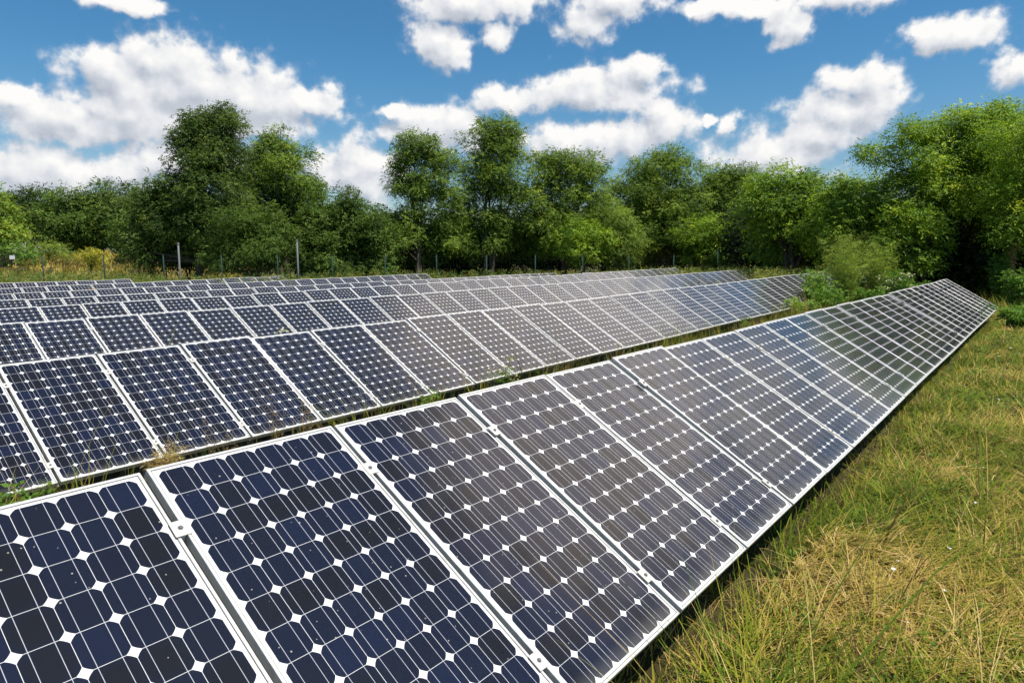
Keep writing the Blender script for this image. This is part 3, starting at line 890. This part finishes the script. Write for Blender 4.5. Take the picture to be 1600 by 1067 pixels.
# ------------------------------------------------------------------ fence, poles, sign
FGREEN = plain('fence_green_paint', (.008, .040, .030), .85, 0, .2, 4)
GALV = plain('galvanised_steel', (.15, .155, .16), .8, 0, .15, 5)
F0 = np.array([12.21, 41.25])
FD = np.array([math.cos(-.71), math.sin(-.71)]) * 3.0
fence = empty('mesh_fence', ground(F0[0] + FD[0] * 5, F0[1] + FD[1] * 5), 'green wire mesh fence on thin posts running behind the panel rows', 'fence')
bm = bmesh.new()
bmesh.ops.create_cone(bm, cap_ends=True, segments=10, radius1=.034, radius2=.034, depth=2.6, matrix=Matrix.Translation((0, 0, 1.3 - .5)))
bmesh.ops.create_cone(bm, cap_ends=True, segments=10, radius1=.038, radius2=.025, depth=.05, matrix=Matrix.Translation((0, 0, 2.125)))
FP_ME = bm_mesh('fence_post', bm, FGREEN, True)
wire = []
prev = None
for i in range(-5, 17):
    P = F0 + FD * i
    zt = 1.59 if -1 <= i <= 12 else float(gz(P[0], P[1])) + 2.15
    zb = zt - 2.12
    o = link('fence_post', FP_ME, fence)
    o.location = Vector((P[0], P[1], zb)) - fence.location
    if prev is not None:
        p0, z0_ = prev
        for k in range(11):
            h = .12 + k * .19
            wire.append(tube([Vector((*p0, z0_ + h)) - fence.location, Vector((*P, zb + h)) - fence.location], [.0018, .0018], 3))
        for k in range(1, 15):
            q = p0 + (P - p0) * k / 15
            zq = z0_ + (zb - z0_) * k / 15
            wire.append(tube([Vector((*q, zq + .08)) - fence.location, Vector((*q, zq + 2.05)) - fence.location], [.0014, .0014], 3))
    prev = (P, zb)
V, Q, _ = merge(wire)
link('wire_mesh', mesh_np('wire_mesh', V, Q, FGREEN), fence)
def pole(px, D, ztop, label):
    x, y = spot(px, D)
    zb = float(gz(x, y))
    root = empty('metal_pole', (x, y, zb), label, 'pole', 'grey poles behind the panels')
    bm = bmesh.new()
    h = ztop - zb
    bmesh.ops.create_cone(bm, cap_ends=True, segments=12, radius1=.050, radius2=.045, depth=h + .3, matrix=Matrix.Translation((0, 0, h / 2 - .15)))
    link('shaft', bm_mesh('shaft', bm, GALV, True), root)
    bm = bmesh.new()
    bmesh.ops.create_cone(bm, cap_ends=True, segments=12, radius1=.062, radius2=.05, depth=.10, matrix=Matrix.Translation((0, 0, h + .01)))
    link('cap', bm_mesh('cap', bm, GALV), root)
    return root
pole(283.5, 36, at(283, 381, 36)[2], 'thick grey metal pole in front of the tallest dark tree')
pole(467.5, 37, at(467, 376, 37)[2], 'thin grey metal pole in front of the rounded tree and olive bush')
x, y = F0 - FD * .46
sg = empty('warning_sign', (x - .05, y - .05, at(20, 403, 30)[2]), 'small blank white square sign on the fence at far left', 'sign', rz=-.71)
bm = bmesh.new()
add_box(bm, -.13, .13, -.006, .0, -.10, .10)
bmesh.ops.bevel(bm, geom=bm.edges[:], offset=.002, segments=1, affect='EDGES')
link('plate', bm_mesh('plate', bm, plain('sign_white', (.75, .74, .72), .5, 0, .06)), sg)
bm = bmesh.new()
for xx in (-.10, .10):
    bmesh.ops.create_cone(bm, cap_ends=True, segments=8, radius1=.007, radius2=.007, depth=.01, matrix=Matrix.Translation((xx, -.011, .08)) @ Matrix.Rotation(math.pi / 2, 4, 'X'))
link('screw', bm_mesh('screw', bm, GALV), sg)

# ------------------------------------------------------------------ weeds and herbs
def herb(name, label, base, n_stem, height, spread, leaf, lw=(.07, .03), per=10, stem=STEM, flower=None, nf=6, fr=.012, cat='weed', group='weeds between the panel rows', seed=1, lean=(0, 0), low=.15, tint0=.5, stem_r=.003, tuft=False, spr=(5, .10)):
    rg = np.random.default_rng(seed)
    B = np.array([base[0], base[1], float(gz(*base))])
    root = empty(name, B, label, cat, group)
    sp, lc, lo_, fl = [], [], [], []
    for k in range(n_stem):
        a = rg.uniform(0, 6.28)
        h = height * rg.uniform(.6, 1.08)
        b0 = np.array([math.cos(a), math.sin(a), 0]) * spread * .25 * rg.uniform(0, 1)
        tip = np.array([math.cos(a), math.sin(a), 0]) * spread * rg.uniform(.2, 1) + np.array([lean[0], lean[1], 0]) * rg.uniform(.6, 1.1) + np.array([0, 0, h])
        ctrl = b0 * .6 + np.array([0, 0, h * .6]) + tip * np.array([.25, .25, 0])
        pts = [(1 - f) ** 2 * b0 + 2 * f * (1 - f) * ctrl + f * f * tip for f in np.linspace(0, 1, 6)]
        pts[0] = pts[0] - np.array([0, 0, .04])
        sp.append(tube(pts, [stem_r * (1 - .75 * i / 5) for i in range(6)], 4))
        for j in range(per):
            f = low + (1 - low) * (j + rg.uniform(0, 1)) / per
            i = min(4, int(f * 5))
            q = f * 5 - i
            lc.append(pts[i] * (1 - q) + pts[i + 1] * q)
            b = rg.uniform(0, 6.28)
            lo_.append((math.cos(b), math.sin(b), .5))
        fl.append(tip)
    V, Q, _ = merge(sp)
    link('stems', mesh_np('stems', V, Q, stem, smooth=True), root)
    if per:
        V, Q, t = sprays(rg, np.array(lc), norm(np.array(lo_)), spr[0], spr[1], lw, .35, .35, tint0, .22)
        link('leaves', mesh_np('leaves', V, Q, LEAF[leaf], t), root)
    if flower:
        fb = []
        for tip in fl:
            for j in range(nf):
                c = tip + rg.normal(0, 1, 3) * np.array([.05, .05, .025]) * (1 + 4 * fr)
                n_ = norm(np.array([rg.normal(0, .5), rg.normal(0, .5), 1.]))
                u_ = norm(np.cross(n_, [1, .2, 0]))
                w_ = np.cross(n_, u_)
                ring_ = []
                for q in range(5):
                    th_ = q * 1.2566 + rg.uniform(0, .3)
                    d_ = u_ * math.cos(th_) + w_ * math.sin(th_)
                    e_ = u_ * math.cos(th_ + .6) + w_ * math.sin(th_ + .6)
                    g_ = u_ * math.cos(th_ - .6) + w_ * math.sin(th_ - .6)
                    ring_ += [c, c + e_ * fr * .6 + n_ * fr * .15, c + d_ * fr * 1.1, c + g_ * fr * .6 + n_ * fr * .15]
                fb.append(np.array(ring_))
        V = np.concatenate(fb)
        link('blossoms', mesh_np('blossoms', V, np.arange(len(V)).reshape(-1, 4), flower), root)
    return root
# big feathery clump between the second row's end and the front row
for k, (px, D, n, h, sprd, lab) in enumerate([(1318, 23.5, 110, 2.5, 1.0, 'tall feathery grey-green bush at the right end of the second row'),
                                             (1272, 22.5, 44, 1.35, .55, 'leafy green weed leaning on the second row\'s right end'),
                                             (1368, 25.5, 60, 2.35, .7, 'feathery weed behind the white flowering herb')]):
    herb('mugwort_bush' if k != 1 else 'leafy_weed', lab, spot(px, D), n, h, sprd, ('grey', 'herb', 'grey')[k], ((.11, .010), (.10, .05), (.11, .011))[k], (24, 10, 22)[k], STEM, None, cat='bush',
         group='tall weeds at the row ends', seed=60 + k, low=.05, stem_r=.006, tint0=.62, spr=(6, .20))
herb('flowering_herb', 'bushy herb with cream white flower heads left of the front row\'s end', spot(1395, 24.5), 44, 1.15, .75, 'herb', (.08, .04), 12, STEM, CREAM, 8, .028, 'herb', 'tall weeds at the row ends', 71, low=.05, stem_r=.006, spr=(6, .15))
herb('flowering_herb', 'small herb with white flowers behind the feathery bush', spot(1340, 26), 26, 1.35, .5, 'herb', (.08, .04), 10, STEM, CREAM, 12, .03, 'herb', 'tall weeds at the row ends', 72, low=.05, stem_r=.006, spr=(6, .15))
LOWN = [(1405, 24.6, 1.25, 'upright leafy weed between the cream flowers and the front row'), (1285, 21.8, 1.05, 'bushy weed hiding the second row\'s lower right corner'), (1425, 24.2, .75, 'low leafy weed against the front row\'s upper edge near its end'), (1300, 21.3, .7, 'low leafy weed at the foot of the feathery bush'), (1350, 22.8, .75, 'low leafy weed between the feathery bush and the front row'),
        (1255, 20.6, .55, 'yellowish low weed under the second row\'s last panels'), (1455, 25.5, .9, 'leafy weed behind the front row\'s top corner'), (1385, 23.6, .6, 'low weed under the cream flowers')]
for k, (px, D, h, lab) in enumerate(LOWN):
    herb('leafy_weed', lab, spot(px, D), 40, h, .6, 'herb', (.10, .05), 9, STEM, None, cat='weed', group='low weeds at the row ends', seed=80 + k, low=.05, stem_r=.004, tint0=(.55, .6, .5, .45, .5, .8, .4, .55)[k], spr=(6, .14))
RIGHTN = [(1560, 26, 34, 1.9, .45, 'herb', 'tall leafy weed right of the front row\'s end'), (1590, 24, 40, 1.3, .6, 'herb', 'broad leafy weed at the right edge past the front row'), (1535, 27, 16, 2.1, .35, 'olive', 'slender tall weed behind the front row\'s last panel'),
          (1578, 25.4, 7, 2.6, .3, 'rust', 'tall dry brown weed stalk in front of the dark trees at right'), (1600, 17, 46, .6, .6, 'herb', 'low bush of leaves at the right edge of the grass')]
for k, (px, D, n, h, sp_, lf, lab) in enumerate(RIGHTN):
    herb('tall_weed', lab, spot(px, D), n, h, sp_, lf, (.11, .05) if lf != 'rust' else (.05, .03), 14, STEM if lf != 'rust' else DRYSTEM, None, cat='weed', group='weeds past the front row\'s end', seed=90 + k, low=.06, stem_r=.006, spr=(6, .16))
# plants poking up in front of the rows
def front_of(row, px, dy=.18):
    x0, y0 = ROWS[row][0], ROWS[row][1] - dy
    a = (px - 800) / FPX
    h = np.array([math.cos(YAW), math.sin(YAW)])
    dd = h + RT[:2] * a
    k = (y0 - CAM[1]) / dd[1]
    return (float(CAM[0] + dd[0] * k), y0)
P_ = [(1, 200, 'dry', .62, 'straw coloured dry grass tuft bent over the second row\'s lower edge'), (1, 0, 'herb', .42, 'leafy green weed at the left edge between the first two rows'),
      (1, 425, 'stalk', .85, 'thin brown dry stalks in front of a second row panel'), (1, 480, 'stalk', .6, 'short brown stalks right of the tall dry stalks'),
      (1, 668, 'leaf', .42, 'small green weed at a joint of the second row'), (1, 783, 'cream', .62, 'small cream flowered weed in front of the second row'), (1, 850, 'leaf', .30, 'low green weed right of the cream flowered one'),
      (1, 330, 'stalk', .7, 'lone thin stalks left of the tall brown ones'), (1, 1165, 'leaf', .45, 'green weed under the second row\'s right part'),
      (2, 440, 'cream', .78, 'pale flowering weed in front of a third row panel'), (2, 735, 'cream', .5, 'cream flowering weed between third and second rows'), (2, 830, 'yellow', .45, 'yellowish weed tips above the second row\'s upper edge'),
      (3, 460, 'herb', .85, 'green climbing weed covering part of a fourth row panel'), (3, 1010, 'yellow', .6, 'yellow flowering weed in front of the fourth row\'s right part'), (2, 1120, 'cream', .95, 'pale flowering weed in front of the third row\'s right end'),
      (2, 1060, 'yellow', .75, 'yellow weed in front of the third row\'s last panels'), (3, 985, 'yellow', .8, 'tall yellow weed at the fourth row\'s right end'), (5, 225, 'yellow', .8, 'yellow-green weed in front of the sixth row at left'),
      (6, 146, 'rust', 1.1, 'rusty brown weed rising in front of the farthest rows'), (6, 190, 'herb', .7, 'green weed in front of the seventh row'), (6, 470, 'yellow', .6, 'yellowish weed before the seventh row\'s end'), (2, 1170, 'yellow', .8, 'yellow-green weed at the right end of the third row')]
for k, (row, px, kind, h, lab) in enumerate(P_):
    b = front_of(row, px)
    kw = dict(seed=120 + k)
    if kind == 'dry':
        herb('grass_tuft', lab, b, 46, h * .8, .10, 'rust', (.05, .006), 5, DRYSTEM, None, lean=(.38, .12), low=.6, stem_r=.0022, tint0=.95, spr=(6, .09), **kw)
    elif kind == 'stalk':
        herb('dry_weed', lab, b, 7, h, .22, 'rust', (.018, .008), 8, DRYSTEM, None, stem_r=.0025, low=.35, tint0=.4, spr=(4, .06), **kw)
    elif kind == 'herb':
        herb('leafy_weed', lab, b, 16, h, .25, 'herb', (.06, .028), 12, STEM, None, low=.1, tint0=.6, **kw)
    elif kind == 'leaf':
        herb('leafy_weed', lab, b, 7, h, .14, 'herb', (.06, .028), 7, STEM, None, low=.1, tint0=.5, **kw)
    elif kind == 'cream':
        herb('flowering_weed', lab, b, 9, h, .20, 'herb', (.045, .016), 7, STEM, CREAM, 9, .015 * (1 + .35 * (row - 1)), low=.15, tint0=.8, **kw)
    elif kind == 'yellow':
        herb('flowering_weed', lab, b, 12, h, .30, 'yellow', (.05, .02), 8, STEM, YELLOWP, 7, .022, low=.2, **kw)
    else:
        herb('dry_weed', lab, b, 8, h, .2, 'rust', (.07, .03), 10, DRYSTEM, None, low=.25, stem_r=.005, **kw)
# broad leaves and long blades by the near corner of the front row
herb('leafy_weed', 'small leafy weed in the straw by the front row\'s near lower corner', (2.95, -.62), 6, .09, .13, 'herb', (.028, .020), 3, STEM, None, seed=200, low=.4, stem_r=.0015, spr=(3, .04), tint0=.75, group='low weeds in the front grass')
herb('leafy_weed', 'round leaved weed under the front row\'s near lower edge', (2.55, -.30), 7, .11, .12, 'herb', (.030, .024), 3, STEM, None, seed=201, low=.4, stem_r=.0015, spr=(3, .04), tint0=.7, group='low weeds in the front grass')
# clover and other small broad leaves low between the blades
rgc = np.random.default_rng(31)
nc = 9000
cx_ = .5 + 26 * rgc.uniform(0, 1, nc) ** 1.6
cy_ = rgc.uniform(-2.0, .05, nc)
kc = snoise(cx_, cy_, 91, 1.7) + .3 * rgc.normal(0, 1, nc) > .12
cx_, cy_ = cx_[kc], cy_[kc]
nc = len(cx_)
C = np.stack([cx_, cy_, gz(cx_, cy_) + rgc.uniform(.015, .09, nc)], 1)
V, Q, t = sprays(rgc, C, norm(rgc.normal(0, 1, (nc, 3)) + np.array([0, 0, 1.2])), 4, .035, (.026, .018), .2, .5, .55, .25)
big = np.repeat(1 + .045 * np.clip(cx_ - 3, 0, 30), 4)
V = V.reshape(4, nc, 4, 3)
V = (C[None, :, None, :] + (V - C[None, :, None, :]) * big.reshape(nc, 4)[None, :, :1, None]).reshape(-1, 3)
tag(link('ground_cover', mesh_np('ground_cover', V, Q, LEAF['herb'], t)), 'small clover like leaves low in the grass beside the front row', 'ground cover', kind='stuff')
V, Q, t = merge([blades(np.random.default_rng(210 + k), np.array([x]), np.array([y]), np.array([l]), np.array([.011]), np.array([hd]), np.array([a]), np.array([b]), np.array([tt]))
                 for k, (x, y, l, hd, a, b, tt) in enumerate([(2.02, -.12, .42, -.6, .15, 1.9, .5), (2.10, -.10, .36, -.2, .2, 1.8, .4), (1.95, -.16, .30, .3, .3, 1.7, .35), (2.25, -.14, .40, 1.0, .1, .9, .45), (2.18, -.20, .34, -1.2, .2, 1.6, .3),
                                                              (2.06, -.18, .46, .6, .05, .6, .6), (2.32, -.12, .44, 1.4, .05, .5, .6), (1.88, -.10, .38, 1.9, .1, .7, .5)])])
tuft = link('grass_tuft', mesh_np('grass_tuft', V, Q, GRASS, t))
tag(tuft, 'long green blades arching beside the front row\'s nearest visible lower corner', 'grass tuft')
# small white flowers in the grass
bm = bmesh.new()
for q in range(5):
    a = q * 1.2566
    c = Vector((0, 0, .10))
    d = Vector((math.cos(a), math.sin(a), .55))
    e = Vector((math.cos(a + .6), math.sin(a + .6), .45))
    f = Vector((math.cos(a - .6), math.sin(a - .6), .45))
    vs = [bm.verts.new(c + v * .016) for v in (Vector((0, 0, 0)), e * .75, d * 1.1, f * .75)]
    bm.faces.new(vs)
PET_ME = bm_mesh('petals', bm, PETAL)
V, Q, _ = tube([(0, 0, -.02), (.004, 0, .05), (0, 0, .10)], [.0014, .0012, .001], 4)
FST_ME = mesh_np('stem', V, Q, STEM)
FL = [(2.70, -.75, 'nearest the front row\'s near corner'), (3.15, -.83, 'in the straw left of centre'), (3.25, -.60, 'beside a twin bloom near the panel edge'), (3.32, -.62, 'the right one of the near twin blooms'), (3.9, -.78, 'in the lying green grass'),
      (4.9, -.88, 'above the lying green grass'), (5.9, -.86, 'in the greener grass midway'), (6.6, -.55, 'close to the front row\'s edge midway'), (9.4, -.75, 'in the short grass halfway along the row'), (12.2, -.62, 'leading the far flower patch'),
      (12.9, -.90, 'on the right of the far flower patch'), (13.4, -.55, 'on the left of the far flower patch'), (14.1, -.78, 'in the middle of the far flower patch'), (15.0, -.66, 'behind the far flower patch')]
for k, (x, y, lab) in enumerate(FL):
    rt = empty('white_flower', (x, y, float(gz(x, y)) + .03), 'small white flower ' + lab, 'flower', 'white flowers in the grass', rz=k * 1.3)
    rt.rotation_euler = (.3 * math.sin(k * 2.), .3 * math.cos(k * 3.), k * 1.3)
    sc_ = .8 + .04 * max(0, x - 5)
    rt.scale = (sc_, sc_, sc_)
    link('petals', PET_ME, rt)
    link('stem', FST_ME, rt)
# tall rank weeds along the fence foot and behind the row ends: uncountable
rgw = np.random.default_rng(77)
lat, dp = [], []
for px0, px1, D0, D1, n in ((1060, 1260, 33, 37, 1500), (230, 480, 33, 37, 900), (480, 1060, 37, 41, 1500), (-40, 260, 35, 46, 2600), (1180, 1320, 28, 33, 900)):
    lat += list(rgw.uniform(px0, px1, n))
    dp += list(rgw.uniform(D0, D1, n))
xs, ys = zip(*[spot(a, d) for a, d in zip(lat, dp)])
xs, ys = np.array(xs), np.array(ys)
n = len(xs)
hs = rgw.uniform(.5, 1.25, n)
C, O = [], []
for j in range(9):
    f = (j + 1) / 9
    C.append(np.stack([xs + rgw.normal(0, .05, n), ys + rgw.normal(0, .05, n), gz(xs, ys) + hs * f], 1))
    O.append(norm(np.stack([rgw.normal(0, .5, n), rgw.normal(0, .5, n), np.full(n, .7)], 1)))
V, Q, t = sprays(rgw, np.concatenate(C), np.concatenate(O), 3, .16, (.13, .035), .3, .4, .5, .22)
tt = np.tile(np.tile(rgw.normal(0, .25, n) + .25 * snoise(xs, ys, 5, .5), 9), 3)
RANK = leaf_material('rank_weed_leaf', [(0, (.035, .07, .015)), (.4, (.075, .125, .025)), (.7, (.16, .17, .045)), (1, (.30, .24, .07))])
tag(link('undergrowth', mesh_np('undergrowth', V, Q, RANK, np.clip(t + tt, 0, 1))), 'rank green and yellow weeds along the foot of the fence', 'undergrowth', kind='stuff')
